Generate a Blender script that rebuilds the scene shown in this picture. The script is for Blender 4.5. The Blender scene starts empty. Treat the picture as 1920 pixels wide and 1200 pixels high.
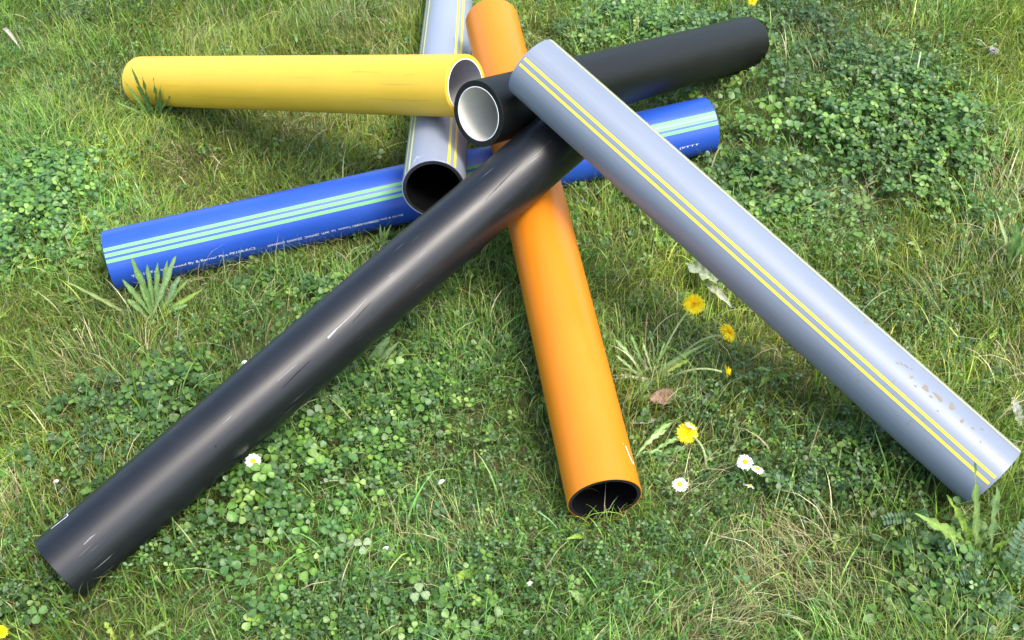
import bpy, math, random
import numpy as np
from mathutils import Vector, Matrix
C = bpy.context.scene
rng = np.random.default_rng(11)
random.seed(11)

# ------------------------------------------------------------------ camera
CAM = np.array([0.0, 0.0, 1.368083])
FPX = 2118.10
RX = np.array([0.9967033, -0.0555737, -0.0591116])
UY = np.array([0.0811334, 0.6827090, 0.7261720])
FW = np.array([0.0, 0.7285739, -0.6849672])
cd = bpy.data.cameras.new('camera'); co = bpy.data.objects.new('camera', cd)
C.collection.objects.link(co)
Z = -FW; X = RX - (RX @ Z) * Z; X /= np.linalg.norm(X); Y = np.cross(Z, X)
co.matrix_world = Matrix(((X[0], Y[0], Z[0], CAM[0]), (X[1], Y[1], Z[1], CAM[1]), (X[2], Y[2], Z[2], CAM[2]), (0, 0, 0, 1)))
cd.sensor_fit = 'HORIZONTAL'; cd.sensor_width = 36; cd.lens = FPX / 1920 * 36
cd.clip_start = 0.02; cd.clip_end = 400
C.camera = co

# ------------------------------------------------------------------ light
SUN_EL, SUN_AZ = 60, -38
w = bpy.data.worlds.new('World'); C.world = w; w.use_nodes = True
nt = w.node_tree; bg = nt.nodes['Background']
sky = nt.nodes.new('ShaderNodeTexSky'); sky.sky_type = 'NISHITA'; sky.sun_disc = False
sky.sun_elevation = math.radians(SUN_EL); sky.sun_rotation = math.radians(90 - SUN_AZ)
sky.air_density = 1.0; sky.dust_density = 3.0; sky.ozone_density = 1.0
nt.links.new(sky.outputs[0], bg.inputs[0]); bg.inputs[1].default_value = 0.15
sl = bpy.data.lights.new('sun', 'SUN'); so = bpy.data.objects.new('sun', sl); C.collection.objects.link(so)
sl.energy = 1.05; sl.angle = math.radians(18); sl.color = (1.0, 0.95, 0.87)
sd = Vector((math.cos(math.radians(SUN_EL)) * math.cos(math.radians(SUN_AZ)), math.cos(math.radians(SUN_EL)) * math.sin(math.radians(SUN_AZ)), math.sin(math.radians(SUN_EL))))
so.rotation_euler = sd.to_track_quat('Z', 'Y').to_euler(); so.location = (2, -1, 4)
C.view_settings.view_transform = 'Standard'; C.view_settings.look = 'None'
C.view_settings.gamma = 1; C.view_settings.use_curve_mapping = False
C.view_settings.exposure = 1.72
C.render.engine = 'CYCLES'
C.cycles.max_bounces = 8

# ------------------------------------------------------------------ helpers
COL = C.collection
def link(o):
    COL.objects.link(o); return o
def tag(o, label=None, cat=None, group=None, kind=None):
    if label: o['label'] = label
    if cat: o['category'] = cat
    if group: o['group'] = group
    if kind: o['kind'] = kind
    return o
def ray(px, py):
    v = (px - 960) / FPX * RX - (py - 600) / FPX * UY + FW
    return v / np.linalg.norm(v)
def at(px, py, z=0.0):
    """ground point (height z) seen at that place of the photograph"""
    v = ray(px, py); t = (z - CAM[2]) / v[2]
    return CAM + t * v
def aty(px, py, y):
    """the point over the ground line y seen at that place"""
    v = ray(px, py); return CAM + v * (y / v[1])

def mesh_np(name, verts, faces_flat, sizes, mat, parent=None, colors=None, smooth=True, mats=None):
    me = bpy.data.meshes.new(name)
    verts = np.asarray(verts, dtype=np.float32).reshape(-1, 3)
    me.vertices.add(len(verts)); me.vertices.foreach_set('co', verts.ravel())
    faces_flat = np.asarray(faces_flat, dtype=np.int32).ravel(); sizes = np.asarray(sizes, dtype=np.int32)
    me.loops.add(len(faces_flat)); me.loops.foreach_set('vertex_index', faces_flat)
    me.polygons.add(len(sizes))
    st = np.zeros(len(sizes), dtype=np.int32); st[1:] = np.cumsum(sizes)[:-1]
    me.polygons.foreach_set('loop_start', st); me.polygons.foreach_set('loop_total', sizes)
    me.update(calc_edges=True)
    if smooth: me.polygons.foreach_set('use_smooth', np.ones(len(sizes), dtype=bool))
    if colors is not None:
        at_ = me.color_attributes.new('col', 'FLOAT_COLOR', 'POINT')
        c4 = np.ones((len(verts), 4), dtype=np.float32); c4[:, :3] = np.asarray(colors).reshape(-1, 3)
        at_.data.foreach_set('color', c4.ravel())
    if mat is not None: me.materials.append(mat)
    me.validate(); me.update()
    o = bpy.data.objects.new(name, me); link(o)
    if parent is not None: o.parent = parent
    return o
def mesh_py(name, verts, faces, mat, parent=None, colors=None, smooth=True):
    ff = [i for f in faces for i in f]; sz = [len(f) for f in faces]
    return mesh_np(name, verts, ff, sz, mat, parent, colors, smooth)
def empty(name, loc=(0, 0, 0), mtx=None):
    o = bpy.data.objects.new(name, None); link(o); o.empty_display_size = 0.02
    if mtx is not None: o.matrix_world = mtx
    else: o.location = loc
    return o

# smooth 2-D noise out of random waves
class Noise:
    def __init__(s, freq, n=28, seed=0):
        r = np.random.default_rng(seed); a = r.uniform(0, 2 * np.pi, n); f = freq * r.uniform(.5, 1.6, n)
        s.kx = f * np.cos(a); s.ky = f * np.sin(a); s.p = r.uniform(0, 2 * np.pi, n); s.n = n
    def __call__(s, x, y):
        x = np.asarray(x, float); y = np.asarray(y, float); o = np.zeros(np.broadcast(x, y).shape)
        for a, b, c in zip(s.kx, s.ky, s.p): o = o + np.sin(a * x + b * y + c)
        return o / math.sqrt(s.n / 2)          # about unit variance
N_big = Noise(3.2, seed=1); N_mid = Noise(11, seed=2); N_small = Noise(34, seed=3)
N_dirx = Noise(14, seed=4); N_diry = Noise(14, seed=5); N_col = Noise(7, seed=6); N_col2 = Noise(22, seed=7); N_b2 = Noise(5, seed=8)
def ground_h(x, y):
    r = np.exp(-((np.asarray(x)) ** 2 + (np.asarray(y) - 1.7) ** 2) / 30)
    return -0.0005 + r * (0.0035 * N_mid(x, y) + 0.002 * N_small(x, y)) - 0.0

# ------------------------------------------------------------------ materials
def mat_new(name):
    m = bpy.data.materials.new(name); m.use_nodes = True
    return m, m.node_tree, m.node_tree.nodes['Principled BSDF']
def plant_mat(name, rough=0.45, trans=0.35, spec=0.4, base=None, noise=0.25, nscale=180):
    m, t, p = mat_new(name); L = t.links
    if base is None:
        a = t.nodes.new('ShaderNodeAttribute'); a.attribute_name = 'col'; src = a.outputs['Color']
    else:
        a = t.nodes.new('ShaderNodeRGB'); a.outputs[0].default_value = (*base, 1); src = a.outputs[0]
    g = t.nodes.new('ShaderNodeNewGeometry'); n = t.nodes.new('ShaderNodeTexNoise'); n.inputs['Scale'].default_value = nscale
    n.inputs['Detail'].default_value = 3
    L.new(g.outputs['Position'], n.inputs['Vector'])
    mr = t.nodes.new('ShaderNodeMapRange'); mr.inputs[1].default_value = .3; mr.inputs[2].default_value = .7
    mr.inputs[3].default_value = 1 - noise; mr.inputs[4].default_value = 1 + noise
    L.new(n.outputs[0], mr.inputs[0])
    vm = t.nodes.new('ShaderNodeVectorMath'); vm.operation = 'SCALE'; L.new(src, vm.inputs[0]); L.new(mr.outputs[0], vm.inputs['Scale'])
    L.new(vm.outputs[0], p.inputs['Base Color']); p.inputs['Roughness'].default_value = rough
    p.inputs['Specular IOR Level'].default_value = spec
    if trans > 0:
        tr = t.nodes.new('ShaderNodeBsdfTranslucent'); v2 = t.nodes.new('ShaderNodeVectorMath'); v2.operation = 'MULTIPLY'
        v2.inputs[1].default_value = (1.25, 1.35, 0.7); L.new(vm.outputs[0], v2.inputs[0]); L.new(v2.outputs[0], tr.inputs[0])
        mx = t.nodes.new('ShaderNodeMixShader'); mx.inputs[0].default_value = trans
        L.new(p.outputs[0], mx.inputs[1]); L.new(tr.outputs[0], mx.inputs[2])
        L.new(mx.outputs[0], t.nodes['Material Output'].inputs['Surface'])
    return m
M_grass = plant_mat('grass_blades', .42, .34, .45)
M_clover = plant_mat('clover_leaves', .40, .28, .42)
M_leaf = plant_mat('weed_leaves', .5, .32, .25, nscale=260)
M_dry = plant_mat('dry_plant', .8, .2, .2, noise=.3)
M_petal = plant_mat('petals', .6, .4, .15, noise=.08)

def soil_mat():
    m, t, p = mat_new('soil_and_thatch'); L = t.links
    g = t.nodes.new('ShaderNodeNewGeometry')
    def noise(s, d=6):
        n = t.nodes.new('ShaderNodeTexNoise'); n.inputs['Scale'].default_value = s; n.inputs['Detail'].default_value = d
        L.new(g.outputs['Position'], n.inputs['Vector']); return n
    a, b, c = noise(5), noise(60), noise(240)
    r1 = t.nodes.new('ShaderNodeValToRGB'); L.new(b.outputs[0], r1.inputs[0])
    e = r1.color_ramp.elements; e[0].position = .3; e[0].color = (.05, .042, .022, 1); e[1].position = .75; e[1].color = (.17, .145, .075, 1)
    r2 = t.nodes.new('ShaderNodeValToRGB'); L.new(c.outputs[0], r2.inputs[0])
    e = r2.color_ramp.elements; e[0].position = .35; e[0].color = (.05, .07, .018, 1); e[1].position = .7; e[1].color = (.14, .17, .05, 1)
    mx = t.nodes.new('ShaderNodeMix'); mx.data_type = 'RGBA'
    L.new(a.outputs[0], mx.inputs['Factor']); L.new(r1.outputs[0], mx.inputs['A']); L.new(r2.outputs[0], mx.inputs['B'])
    L.new(mx.outputs['Result'], p.inputs['Base Color']); p.inputs['Roughness'].default_value = .95
    p.inputs['Specular IOR Level'].default_value = .15
    bp = t.nodes.new('ShaderNodeBump'); bp.inputs['Distance'].default_value = .004; bp.inputs['Strength'].default_value = .8
    L.new(c.outputs[0], bp.inputs['Height']); L.new(bp.outputs[0], p.inputs['Normal'])
    return m
M_soil = soil_mat()

def plastic(name, col, rough=.38, spec=.5, dirt=.12, streak=.05, scratch=0.0, dirtcol=(.16, .14, .10), blotch=None, coat=0.0, var=.06):
    """extruded polyethylene: fine draw lines along the pipe (local Z), faint dust, scuffs"""
    m, t, p = mat_new(name); L = t.links
    tc = t.nodes.new('ShaderNodeTexCoord'); O = tc.outputs['Object']
    def mapped(scale, detail=4, sc=1.0, rough_=.55):
        mp = t.nodes.new('ShaderNodeMapping'); mp.inputs['Scale'].default_value = scale; L.new(O, mp.inputs[0])
        n = t.nodes.new('ShaderNodeTexNoise'); n.inputs['Scale'].default_value = sc; n.inputs['Detail'].default_value = detail
        n.inputs['Roughness'].default_value = rough_
        L.new(mp.outputs[0], n.inputs['Vector']); return n.outputs[0]
    def rng_(src, a, b, c, d):
        r = t.nodes.new('ShaderNodeMapRange'); r.clamp = True
        for i, v in enumerate((a, b, c, d)): r.inputs[i + 1].default_value = v
        L.new(src, r.inputs[0]); return r.outputs[0]
    def mixc(f, a, b):
        mx = t.nodes.new('ShaderNodeMix'); mx.data_type = 'RGBA'
        if isinstance(f, float): mx.inputs['Factor'].default_value = f
        else: L.new(f, mx.inputs['Factor'])
        for s, v in (('A', a), ('B', b)):
            if isinstance(v, tuple): mx.inputs[s].default_value = (*v, 1)
            else: L.new(v, mx.inputs[s])
        return mx.outputs['Result']
    lines = mapped((260, 260, 3), 3)                       # draw lines
    cloud = mapped((9, 9, 5), 5)
    dust = mapped((60, 60, 22), 8, 1.0, .7)
    light = tuple(min(1, c * (1 + var) + .004) for c in col); dark = tuple(c * (1 - var) for c in col)
    base = mixc(rng_(cloud, .3, .7, 0, 1), dark, light)
    base = mixc(rng_(lines, .45, .75, 0, streak), base, tuple(min(1, c * 1.5 + .02) for c in col))
    base = mixc(rng_(dust, .55, .85, 0, dirt), base, dirtcol)
    if scratch > 0:
        s1 = mapped((420, 420, 14), 2); s2 = mapped((14, 14, 9), 2)
        mu = t.nodes.new('ShaderNodeMath'); mu.operation = 'MULTIPLY'
        L.new(rng_(s1, .66, .74, 0, 1), mu.inputs[0]); L.new(rng_(s2, .5, .62, 0, scratch), mu.inputs[1])
        base = mixc(mu.outputs[0], base, (.42, .42, .43))
    if blotch:
        # dried mud splashes near one end
        z0, z1, bc = blotch
        sp = t.nodes.new('ShaderNodeSeparateXYZ'); L.new(O, sp.inputs[0])
        n1 = mapped((1, 1, 1), 2, 85)
        n2 = mapped((1, 1, 1), 2, 30)
        m1 = t.nodes.new('ShaderNodeMath'); m1.operation = 'MULTIPLY'; L.new(rng_(n1, .64, .67, 0, 1), m1.inputs[0]); L.new(rng_(n2, .46, .52, 0, .8), m1.inputs[1])
        m2 = t.nodes.new('ShaderNodeMath'); m2.operation = 'MULTIPLY'; L.new(m1.outputs[0], m2.inputs[0])
        a = rng_(sp.outputs[2], z0, z0 + .02, 0, 1); b = rng_(sp.outputs[2], z1 - .02, z1, 1, 0)
        m3 = t.nodes.new('ShaderNodeMath'); m3.operation = 'MULTIPLY'; L.new(a, m3.inputs[0]); L.new(b, m3.inputs[1])
        L.new(m3.outputs[0], m2.inputs[1]); base = mixc(m2.outputs[0], base, bc)
    L.new(base, p.inputs['Base Color'])
    L.new(rng_(cloud, .3, .7, rough - .05, rough + .07), p.inputs['Roughness'])
    p.inputs['Specular IOR Level'].default_value = spec
    p.inputs['Coat Weight'].default_value = coat; p.inputs['Coat Roughness'].default_value = .2
    bp = t.nodes.new('ShaderNodeBump'); bp.inputs['Distance'].default_value = .00025; bp.inputs['Strength'].default_value = .35
    L.new(lines, bp.inputs['Height']); L.new(bp.outputs[0], p.inputs['Normal'])
    return m
M_yellow = plastic('yellow_plastic', (.66, .415, .032), .42, .38, .16, .05, 0, (.35, .22, .03))
M_grey = plastic('blue_grey_plastic', (.158, .186, .228), .42, .5, .08, .10, 0.0, blotch=(.09, .34, (.17, .165, .13)))
M_grey2 = plastic('blue_grey_plastic_plain', (.225, .255, .315), .38, .5, .10, .10, 0.0)
M_blue = plastic('blue_plastic', (.014, .066, .36), .36, .5, .07, .10, 0)
M_orange = plastic('orange_plastic', (.60, .182, .006), .38, .32, .05, .05, 0, (.5, .25, .05))
M_black = plastic('black_plastic', (.0046, .0060, .0078), .38, .42, .08, .08, .34, (.055, .055, .052))
M_black2 = plastic('black_plastic_matt', (.005, .0058, .0052), .46, .22, .05, .06, .08, (.06, .06, .055))
M_bore = plastic('black_bore', (.0020, .0020, .0023), .6, .06, .0, 0, 0)
M_cut = plastic('black_cut_face', (.011, .011, .012), .6, .3, .3, 0, 0)
M_greybore = plastic('grey_bore', (.34, .33, .34), .45, .4, .15, .2, 0)
M_whitebore = plastic('white_bore', (.58, .56, .48), .42, .4, .12, .06, 0, (.35, .35, .30))
M_white = plastic('white_skin', (.78, .78, .76), .5, .4, .1, 0, 0)
M_stripe_y = plastic('yellow_stripe', (.74, .60, .035), .34, .5, .05, .04, 0, (.5, .4, .06))
M_stripe_yp = plastic('pale_stripe', (.70, .68, .28), .34, .5, .05, .04, 0, (.5, .4, .06))
M_stripe_g = plastic('green_stripe', (.16, .42, .18), .5, .2, .05, .06, 0, (.2, .4, .2))
M_ink = plastic('white_ink', (.62, .63, .64), .6, .3, .0, 0, 0)
M_scuff = plastic('scuff', (.16, .16, .165), .6, .3, .2, 0, 0)

# ------------------------------------------------------------------ ground
def build_ground():
    xs = np.concatenate([[-120, -40, -15, -7, -4], np.linspace(-2.4, 2.4, 161), [4, 7, 15, 40, 120]])
    ys = np.concatenate([[-120, -40, -12, -4, -1.2], np.linspace(.3, 3.8, 141), [5, 8, 15, 40, 120]])
    gx, gy = np.meshgrid(xs, ys); v = np.stack([gx, gy, ground_h(gx, gy)], -1).reshape(-1, 3)
    nx, ny = len(xs), len(ys); i = np.arange(nx * ny).reshape(ny, nx)
    f = np.stack([i[:-1, :-1], i[:-1, 1:], i[1:, 1:], i[1:, :-1]], -1).reshape(-1, 4)
    o = mesh_np('ground', v, f, np.full(len(f), 4), M_soil)
    tag(o, kind='structure')
build_ground()

# ------------------------------------------------------------------ pipes
PIPES = {  # near end, far end, radius
 'U': ([-0.7315, 1.6383, 0.0605], [0.4292, 1.9207, 0.0604], 0.0564), 'L': ([-0.1167, 1.5902, 0.1995], [-0.0819, 2.6846, 0.0530], 0.0555),
 'O': ([0.1122, 1.0033, 0.0557], [0.0084, 2.1292, 0.2181], 0.0548), 'Y': ([-0.7897, 2.2835, 0.0555], [-0.0475, 1.7323, 0.3110], 0.0549),
 'K': ([-0.0289, 1.6307, 0.3174], [0.5762, 2.2460, 0.0514], 0.0562), 'B': ([-0.6732, 0.9684, 0.0434], [0.1191, 1.6273, 0.2659], 0.0533),
 'G': ([0.6679, 0.9856, 0.0570], [0.0669, 1.6415, 0.3937], 0.0539)}
SEG = 128
def revolve(name, prof, mat, parent, seg=SEG):
    """prof: list of polylines of (radius, z); each polyline is smooth in itself"""
    vs, fs, sz = [], [], []; base = 0
    a = np.linspace(0, 2 * np.pi, seg, endpoint=False); ca, sa = np.cos(a), np.sin(a)
    for pl in prof:
        for r, z in pl: vs.append(np.stack([r * ca, r * sa, np.full(seg, z)], -1))
        for k in range(len(pl) - 1):
            i = base + k * seg + np.arange(seg); j = base + k * seg + (np.arange(seg) + 1) % seg
            fs.append(np.stack([i, j, j + seg, i + seg], -1)); sz.append(np.full(seg, 4))
        base += len(pl) * seg
    return mesh_np(name, np.concatenate(vs), np.concatenate(fs), np.concatenate(sz), mat, parent)
def tube_profile(ro, ri, L, bev=.0006, inset=0.0):
    z0, z1 = inset, L - inset
    n = 12
    outer = [(ro, z0 + bev + (L - 2 * inset - 2 * bev) * k / n) for k in range(n + 1)]
    inner = [(ri, z1 - (z1 - z0) * k / n) for k in range(n + 1)]
    return [outer, [(ro, z1 - bev), (ro - bev, z1)], [(ro - bev, z1), (ri, z1)], inner,
            [(ri, z0), (ro - bev, z0)], [(ro - bev, z0), (ro, z0 + bev)]]
def surf(r, z, phi):      # phi in degrees from the top, local frame
    p = math.radians(phi); return (r * math.cos(p), r * math.sin(p), z)
def stripe(name, r, L, phi, width, mat, parent, z0=.001):
    a = np.radians(np.linspace(phi - width / 2, phi + width / 2, 5)); zs = np.linspace(z0, L - z0, 24)
    v = np.array([[(r + .00018) * math.cos(q), (r + .00018) * math.sin(q), z] for z in zs for q in a])
    i = np.arange(24 * 5).reshape(24, 5)
    f = np.stack([i[:-1, :-1], i[:-1, 1:], i[1:, 1:], i[1:, :-1]], -1).reshape(-1, 4)
    return mesh_np(name, v, f, np.full(len(f), 4), mat, parent)
def ink_mark(name, r, strokes, parent, wid=.0018, mat=None):
    """strokes: polylines of (z, phi, width factor)"""
    vs, fs = [], []
    for st in strokes:
        P = []
        for k in range(len(st) - 1):
            for q in range(6): 
                u = q / 6; P.append([st[k][c] * (1 - u) + st[k + 1][c] * u for c in range(3)])
        P.append(list(st[-1])); b = len(vs)
        for k, (z, ph, wf) in enumerate(P):
            z2, p2, _ = P[min(k + 1, len(P) - 1)]; z1, p1, _ = P[max(k - 1, 0)]
            dz, dp = z2 - z1, math.radians(p2 - p1) * r; n = math.hypot(dz, dp) or 1
            hw = wid * wf / 2 * (1 + .18 * math.sin(k * 2.1)); oz, op = -dp / n * hw, math.degrees(dz / n * hw / r)
            vs.append(surf(r + .00025, z + oz, ph + op)); vs.append(surf(r + .00025, z - oz, ph - op))
        for k in range(len(P) - 1): fs.append((b + 2 * k, b + 2 * k + 1, b + 2 * k + 3, b + 2 * k + 2))
    return mesh_py(name, vs, fs, mat or M_ink, parent)
def marks(name, r, strokes, parent, wid, mat=None):
    for st in strokes: ink_mark(name, r, [st], parent, wid, mat)
def lettering(text, r, z0, z1, phi, height, parent, flip=False):
    cu = bpy.data.curves.new('lettering', 'FONT'); cu.body = text; cu.size = 1; cu.fill_mode = 'BOTH'; cu.resolution_u = 2
    cu.offset = .012
    t = bpy.data.objects.new('lettering', cu); link(t)
    bpy.context.view_layer.update()
    dg = bpy.context.evaluated_depsgraph_get(); me = bpy.data.meshes.new_from_object(t.evaluated_get(dg))
    bpy.data.objects.remove(t)
    co_ = np.array([v.co[:] for v in me.vertices]); x0, x1 = co_[:, 0].min(), co_[:, 0].max(); y0, y1 = 0.0, .72
    for v in me.vertices:
        u = (v.co.x - x0) / (x1 - x0); h = (v.co.y - y0) / (y1 - y0) * height
        if flip: z = z1 - u * (z1 - z0); ph = phi + math.degrees(h / r)
        else: z = z0 + u * (z1 - z0); ph = phi - math.degrees(h / r)
        v.co = surf(r + .0003, z, ph)
    me.materials.clear(); me.materials.append(M_ink); me.name = 'lettering'
    o = bpy.data.objects.new('lettering', me); link(o); o.parent = parent; return o
def pipe(key, name, label, skin_mat, skin_t, wall_mat, ri, bore=None, cut=None, inset=0.0):
    A, B, r = PIPES[key]; A, B = np.array(A), np.array(B); d = B - A; L = float(np.linalg.norm(d)); d /= L
    up = np.array([0, 0, 1.0]); e1 = up - (up @ d) * d; e1 /= np.linalg.norm(e1); e2 = np.cross(d, e1)
    m = Matrix(((e1[0], e2[0], d[0], A[0]), (e1[1], e2[1], d[1], A[1]), (e1[2], e2[2], d[2], A[2]), (0, 0, 0, 1)))
    root = empty(name, mtx=m); tag(root, label, 'pipe', 'plastic pipes heaped crosswise on the lawn')
    revolve('outer_layer', tube_profile(r, r - skin_t, L), skin_mat, root)
    revolve('pipe_wall', tube_profile(r - skin_t - .00005, ri + .0006, L, .0004, inset), wall_mat, root)
    revolve('bore_lining', tube_profile(ri + .00055, ri, L, .0001, inset + .0002), bore or wall_mat, root)
    return root, r, L

root, r, L = pipe('U', 'pipe', 'bright blue pipe with pale green stripes, lying flat on grass beneath the heap', M_blue, .0022, M_cut, .046, M_bore)
for ph in (32, 43.2, 54.2): stripe('stripe', r, L, ph, 6.4, M_stripe_g, root)
lettering('TF 113 Tel. in Licensed By & Barrier Plus PE100-RC2', r, .035, .262, 96, .0054, root)
lettering('Barrier & Line GERMAN-RSMU Tension  1st  INTI  ZRWHC  ZRWWS  LNWHHT', r, .283, .543, 93.0, .0052, root, flip=True)
lettering('18 [ETTT', r, 1.09, 1.15, 91, .0038, root)

root, r, L = pipe('L', 'pipe', 'light grey-blue pipe with dark open end, crossing beneath the yellow pipe', M_grey2, .0016, M_cut, .0475, M_bore)
for q in (-147, -57, 33, 123):
    for dq in (0, 13): stripe('stripe', r, L, q + dq, 5.2, M_stripe_y if q > 0 else M_stripe_yp, root)
ink_mark('marker_scrawl', r, [[(.028, -25, 1), (.019, -31, 1), (.006, -34, .6)], [(.024, -19, .6), (.016, -25, .8)], [(.030, -29, .4), (.022, -24, .6)]], root, .0016)

root, r, L = pipe('O', 'pipe', 'orange pipe with black bore, its open end resting on the grass', M_orange, .0013, M_cut, .0474, M_bore)
ink_mark('marker_scrawl', r, [[(.063, 52, .8), (.050, 55, 1), (.038, 61, 1.2), (.037, 64, 1), (.044, 70, 1)]], root, .0026)
ink_mark('paint_fleck', r, [[(.0655, 46, 1), (.0640, 47.5, 1)]], root, .0022, M_stripe_y)

root, r, L = pipe('Y', 'pipe', 'yellow pipe with a grey bore, lying level across the upper left of the picture', M_yellow, .0068, M_white, .0455, M_greybore)

M_yscuff = plastic('yellow_scuff', (.42, .30, .04), .6, .3, .2, 0, 0)
marks('scuff', r, [[(.72, 38, .3), (.74, 37, .8), (.80, 38, .2)], [(.80, 60, .3), (.84, 61, .6), (.90, 60, .2)], [(.55, 50, .2), (.60, 49, .6), (.63, 50, .2)], [(.86, 44, .2), (.875, 41, .7), (.885, 42, .3)], [(.30, 95, .4), (.40, 96, .7), (.47, 95, .3)], [(.76, 88, .3), (.88, 90, .6), (.92, 89, .3)], [(.16, 70, .3), (.19, 71, .7), (.21, 70, .2)]], root, .0013, M_yscuff)
root, r, L = pipe('K', 'pipe', 'thick-walled black pipe with a white-lined open end facing the viewer', M_black2, .0098, M_white, .0446, M_whitebore, inset=-.0002)

root, r, L = pipe('B', 'pipe', 'long scratched black pipe sloping from the heap to the lower left', M_black, .0030, M_cut, .0465, M_bore)
ink_mark('marker_scrawl', r, [[(.073, -39, .7), (.058, -38, 1), (.052, -36, 1)], [(.058, -37, .6), (.058, -25, 1), (.030, -29, 1.1)]], root, .0022)
ink_mark('scratch', r, [[(.500, 41.5, .9), (.514, 40, .8), (.522, 39, .4)], [(.522, 39.5, .3), (.550, 38, .2), (.585, 34, .1)]], root, .0030, plastic('scratch_mark', (.34, .34, .34), .6, .3, .3, 0, 0))
marks('scratch', r, [[(.40, 41, .5), (.43, 40.5, .7), (.44, 41, .2)], [(.30, 36, .3), (.312, 35.5, .9), (.318, 35, .3)], [(.69, 38, .5), (.70, 37.5, .9), (.71, 38, .5)],
     [(.05, 38, .9), (.062, 37, 1.4), (.07, 37.5, .5)], [(.635, 30, .3), (.642, 29.6, 1), (.646, 30, .3)], [(.78, 34, .2), (.80, 33.5, .8), (.83, 33, .2)]], root, .0015, M_scuff)
marks('gouge', r, [[(.40, 55, .5), (.43, 52, 1), (.46, 50.5, .4)], [(.545, 48, .5), (.57, 45, .8), (.59, 43, .3)], [(.84, 38, .3), (.88, 34, 1), (.93, 29, .3)], [(.27, 56, 1.6), (.272, 56, 1.6)]], root, .0013, M_bore)

root, r, L = pipe('G', 'pipe', 'long grey-blue pipe with paired yellow stripes lying on top of the heap', M_grey, .0022, M_cut, .0455, M_bore)
for q in (-142.2, -52.2, 31.0, 127.8):
    for dq in (0, 12.6): stripe('stripe', r, L, q + dq, 4.5, M_stripe_y if q < 0 else M_stripe_yp, root, z0=.004 if q == -52.2 else .001)

def mud_spot(r, z, phi, a, b, parent, seed, mat):
    q = random.Random(seed); vs = [surf(r + .0003, z, phi)]; n = 14; ph0 = q.uniform(0, 6)
    for k in range(n):
        th = 2 * math.pi * k / n; rr = 1 + .28 * math.sin(2 * th + ph0) + .2 * math.sin(3 * th + 2 * ph0)
        vs.append(surf(r + .00028, z + a * rr * math.cos(th), phi + math.degrees(b * rr * math.sin(th) / r)))
    mesh_py('mud_spot', vs, [(0, 1 + k, 1 + (k + 1) % n) for k in range(n)], mat, parent)
M_mud = plastic('dried_mud', (.185, .165, .12), .7, .2, .3, 0, 0)
for k, (z, ph, a, b) in enumerate(((.153, -7, .0055, .0028), (.132, -4, .0060, .0030), (.110, 0, .0042, .0040), (.193, 0, .0026, .0016), (.200, -3, .0018, .0012), (.177, -9, .0018, .0014), (.087, -8, .0024, .0026), (.140, -12, .0018, .0014),
     (.165, -16, .0016, .0012), (.070, -5, .0016, .0013), (.060, 6, .0022, .0010), (.185, 3, .0014, .0010), (.120, -22, .0013, .0010), (.205, -7, .0016, .0012), (.05, -14, .0014, .0009))): mud_spot(r, z, ph, a * 1.2, b * 1.2, root, k, M_mud)

# points inside a pipe?
def in_pipes(P, grow=.0008):
    P = np.asarray(P).reshape(-1, 3); hit = np.zeros(len(P), bool)
    for A, B, r in PIPES.values():
        A, B = np.array(A), np.array(B); d = B - A; L = np.linalg.norm(d); d = d / L
        w_ = P - A; t = w_ @ d; q = np.linalg.norm(w_ - t[:, None] * d, axis=1)
        hit |= (t > -.001) & (t < L + .001) & (q < r + grow) & ((q > r - .0115))
        hit |= (t > .05) & (t < L - .05) & (q < r + grow)
    return hit

# ------------------------------------------------------------------ lawn maps
def blobs(lst):
    out = []
    for cx, cy, rx, ry, wt in lst:
        c = at(cx, cy); ax = abs(at(cx + rx, cy)[0] - c[0]); ay = abs(at(cx, cy - ry)[1] - c[1])
        out.append((c[0], c[1], ax, ay, wt))
    return out
def field(bl, x, y):
    o = np.zeros_like(x)
    for cx, cy, ax, ay, wt in bl: o = np.maximum(o, wt * np.exp(-(((x - cx) / ax) ** 2 + ((y - cy) / ay) ** 2) ** 1.3))
    return o
BIG = blobs([(1480, 340, 190, 90, .85), (1740, 250, 110, 130, .7), (1300, 100, 130, 60, .7), (1600, 180, 200, 90, .9), (1850, 420, 80, 90, .45), (1250, 330, 90, 50, .5), (140, 470, 110, 50, .7), (90, 390, 120, 70, 1), (40, 470, 90, 60, .8), (450, 930, 230, 90, .9), (300, 760, 170, 90, .7), (620, 900, 160, 130, .6), (520, 1080, 130, 110, .6), (130, 860, 90, 90, .6), (560, 640, 120, 90, .7),
   (1390, 190, 130, 60, 1), (1540, 250, 170, 90, 1), (1640, 330, 110, 70, .9), (1180, 70, 110, 50, .7), (1480, 60, 150, 45, .7), (1700, 370, 90, 50, .8), (1400, 290, 110, 60, .8), (820, 1130, 200, 80, .5),
   (1560, 900, 190, 60, .8), (1800, 1090, 140, 110, .7), (1650, 130, 160, 60, .6), (760, 770, 120, 90, .5), (50, 1150, 90, 60, .5), (1450, 840, 70, 60, .4), (620, 1000, 120, 70, .5), (700, 380, 60, 40, .2)])
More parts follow.
